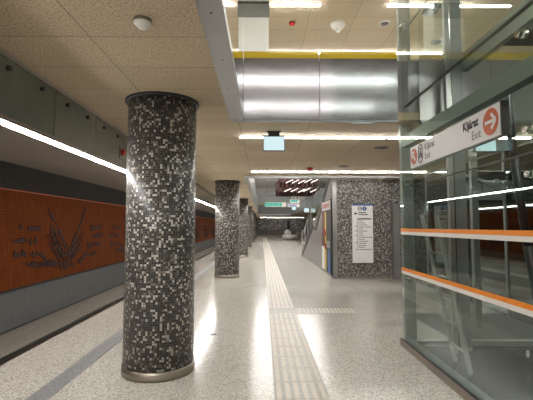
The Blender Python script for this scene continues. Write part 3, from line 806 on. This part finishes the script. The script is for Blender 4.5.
B(2.75, 3.35, -1.5, 4.60, 3.74, 3.80).build('dark_underside', 'dark', uf)
us = thing('light_strip', (3.0, 1.8, 3.62), 'slanting white light line under the dark channel at the top right', 'lamp')
B(2.96, 3.06, -1.3, 4.2, 3.71, 3.738).build('housing', 'postgrey', us)
B(2.97, 3.05, -1.28, 4.18, 3.69, 3.71).build('diffuser', 'led', us)

# door operator machinery
op = thing('door_operator', (3.95, 7.0, 2.05), 'grey door operator plate with pulleys and cable below the ceiling, behind the glass', 'machinery')
B(3.62, 4.28, 7.0, 7.03, 2.06, 2.36).build('plate', 'postgrey', op)
B(3.35, 4.30, 6.98, 7.06, 2.40, 2.56).build('header', 'darkmetal', op)
for xx in (3.72, 4.12): MB().tube((xx, 6.93, 2.38), (xx, 7.0, 2.38), .045, 18).build('pulley', 'steel', op)
MB().bar((3.5, 6.96, 2.52), (4.1, 6.96, 2.33), .05, .02, (0, 1, 0)).build('arm', 'steel', op)
MB().path([(3.85, 6.95, 2.36), (3.87, 6.95, 2.2), (3.95, 6.95, 2.14), (4.08, 6.95, 2.2), (4.2, 6.95, 2.24)], .008).build('loose_cable', 'black', op)
B(3.40, 3.55, 6.95, 7.03, 2.08, 2.38).build('motor_box', 'darkmetal', op)
yt = thing('caution_marker', (2.66, 5.22, .013), 'tiny yellow marker standing on the dark floor inside the glass', 'marker')
MB().prism([(2.62, 5.2, .013), (2.635, 5.2, .013), (2.66, 5.2, .04), (2.685, 5.2, .013), (2.70, 5.2, .013), (2.672, 5.2, .085), (2.648, 5.2, .085)], (0, .02, 0)).build('figure', 'yel', yt)
MB().disc((2.66, 5.2, .10), (0, -1, 0), .012, .01).build('top_knob', 'yel', yt)
tag(B(3.0, 3.03, 4.6, 4.61, .12, .19).build('white_tag', 'softwhite'), 'small white tag hanging inside the enclosure near the dark floor', 'tag')

# ------------------------------------------------------------------ Kijarat exit sign
FX = 1.83; Yf, Yn = 4.86, 3.0; Z0, Z1 = 2.303, 2.557
ks = thing('direction_sign', (1.84, 4.05, Z0), 'long white exit sign with orange arrow discs hanging along the glass', 'sign')
B(FX, FX+.045, Yn, Yf, Z0, Z1).build('sign_box', 'softwhite', ks)
B(FX-.003, FX, Yn, Yf, Z0+.008, Z1-.004).build('face', 'signwhite', ks)
B(FX-.004, FX+.05, Yn-.02, Yn-.001, Z0-.005, Z1+.005).build('end_cap', 'darkmetal', ks)
B(FX-.004, FX+.05, Yf+.001, Yf+.012, Z0-.005, Z1+.005).build('end_cap', 'darkmetal', ks)
B(FX-.004, FX+.05, Yn, Yf, Z0-.012, Z0-.001).build('bottom_rail', 'postgrey', ks)
for yy in (3.5, 4.6): B(FX+.046, 1.899, yy-.02, yy+.02, 2.42, 2.46).build('hanger', 'postgrey', ks)
ux = (0, -1, 0); up = (0, 0, 1); fx = FX-.003
def P(u, v, d=0): return Vector((fx-d, Yf-u, Z0+v))
def sdisc(u, v, r, m, nm): return MB().disc(P(u, v), (-1, 0, 0), r, .003, 40).build(nm, m, ks)
def sbar(pts, w, m, nm, d=.004):
    mb = MB()
    for a, b in pts: mb.bar(P(*a, d), P(*b, d), w, .004, (1, 0, 0))
    return mb.build(nm, m, ks)
sdisc(.115, .130, .096, 'signorange', 'orange_disc')
sbar([((.165, .075), (.072, .172)), ((.066, .110), (.066, .184)), ((.060, .178), (.135, .178))], .024, 'signwhite', 'arrow')
# lift pictogram: outlined pill with a figure
u0, v0 = .315, .130; pts = []
for i in range(24):
    a = PI*i/12; cx = .0; cy = .052 if math.sin(a) >= 0 else -.052
    pts.append((u0+.055*math.cos(a), v0+cy+.055*math.sin(a)))
sbar([(pts[i], pts[(i+1) % 24]) for i in range(24)], .009, 'ink', 'pictogram_outline')
sbar([((u0-.028, v0-.05), (u0-.010, v0+.0)), ((u0-.010, v0), (u0+.022, v0-.005)), ((u0-.004, v0), (u0-.004, v0+.035)), ((u0+.022, v0-.005), (u0+.032, v0-.05))], .014, 'ink', 'pictogram_figure')
sdisc(u0-.004, v0+.055, .013, 'ink', 'pictogram_head')
text('lettering', 'Kijárat', .105, 'inkgrey', ks, P(.43, .150, .0), ux, up, .0012, .92)
text('lettering', 'Exit', .105, 'inkgrey', ks, P(.43, .045, .0), ux, up, 0, .92)
text('lettering', 'Kijárat', .105, 'ink', ks, P(1.29, .150, .0), ux, up, .0036, .92)
text('lettering', 'Exit', .105, 'inkgrey', ks, P(1.435, .040, .0), ux, up, 0, .92)
sdisc(1.73, .130, .108, 'signorange', 'orange_disc')
sbar([((1.655, .130), (1.795, .130)), ((1.745, .190), (1.805, .130)), ((1.805, .130), (1.745, .070))], .026, 'signwhite', 'arrow')
_ = 0

# ------------------------------------------------------------------ cleanup of helper properties
for o in bpy.data.objects:
    if '_o' in o: del o['_o']

# ------------------------------------------------------------------ camera, world, view
cd = bpy.data.cameras.new('camera'); cam = bpy.data.objects.new('camera', cd); COL.objects.link(cam)
cam.location = (0, 0, 1.6); cam.rotation_euler = (math.radians(90+3.72), 0, math.radians(-.645))
cd.sensor_width = 36; cd.lens = 36*400/533; cd.clip_start = .05; cd.clip_end = 200
S.camera = cam
w = bpy.data.worlds.new('world'); S.world = w; w.use_nodes = True
w.node_tree.nodes['Background'].inputs[0].default_value = (.5, .48, .45, 1); w.node_tree.nodes['Background'].inputs[1].default_value = .02
S.view_settings.view_transform = 'Standard'; S.view_settings.look = 'None'; S.view_settings.gamma = 1
S.view_settings.use_curve_mapping = False; S.view_settings.exposure = 1.15
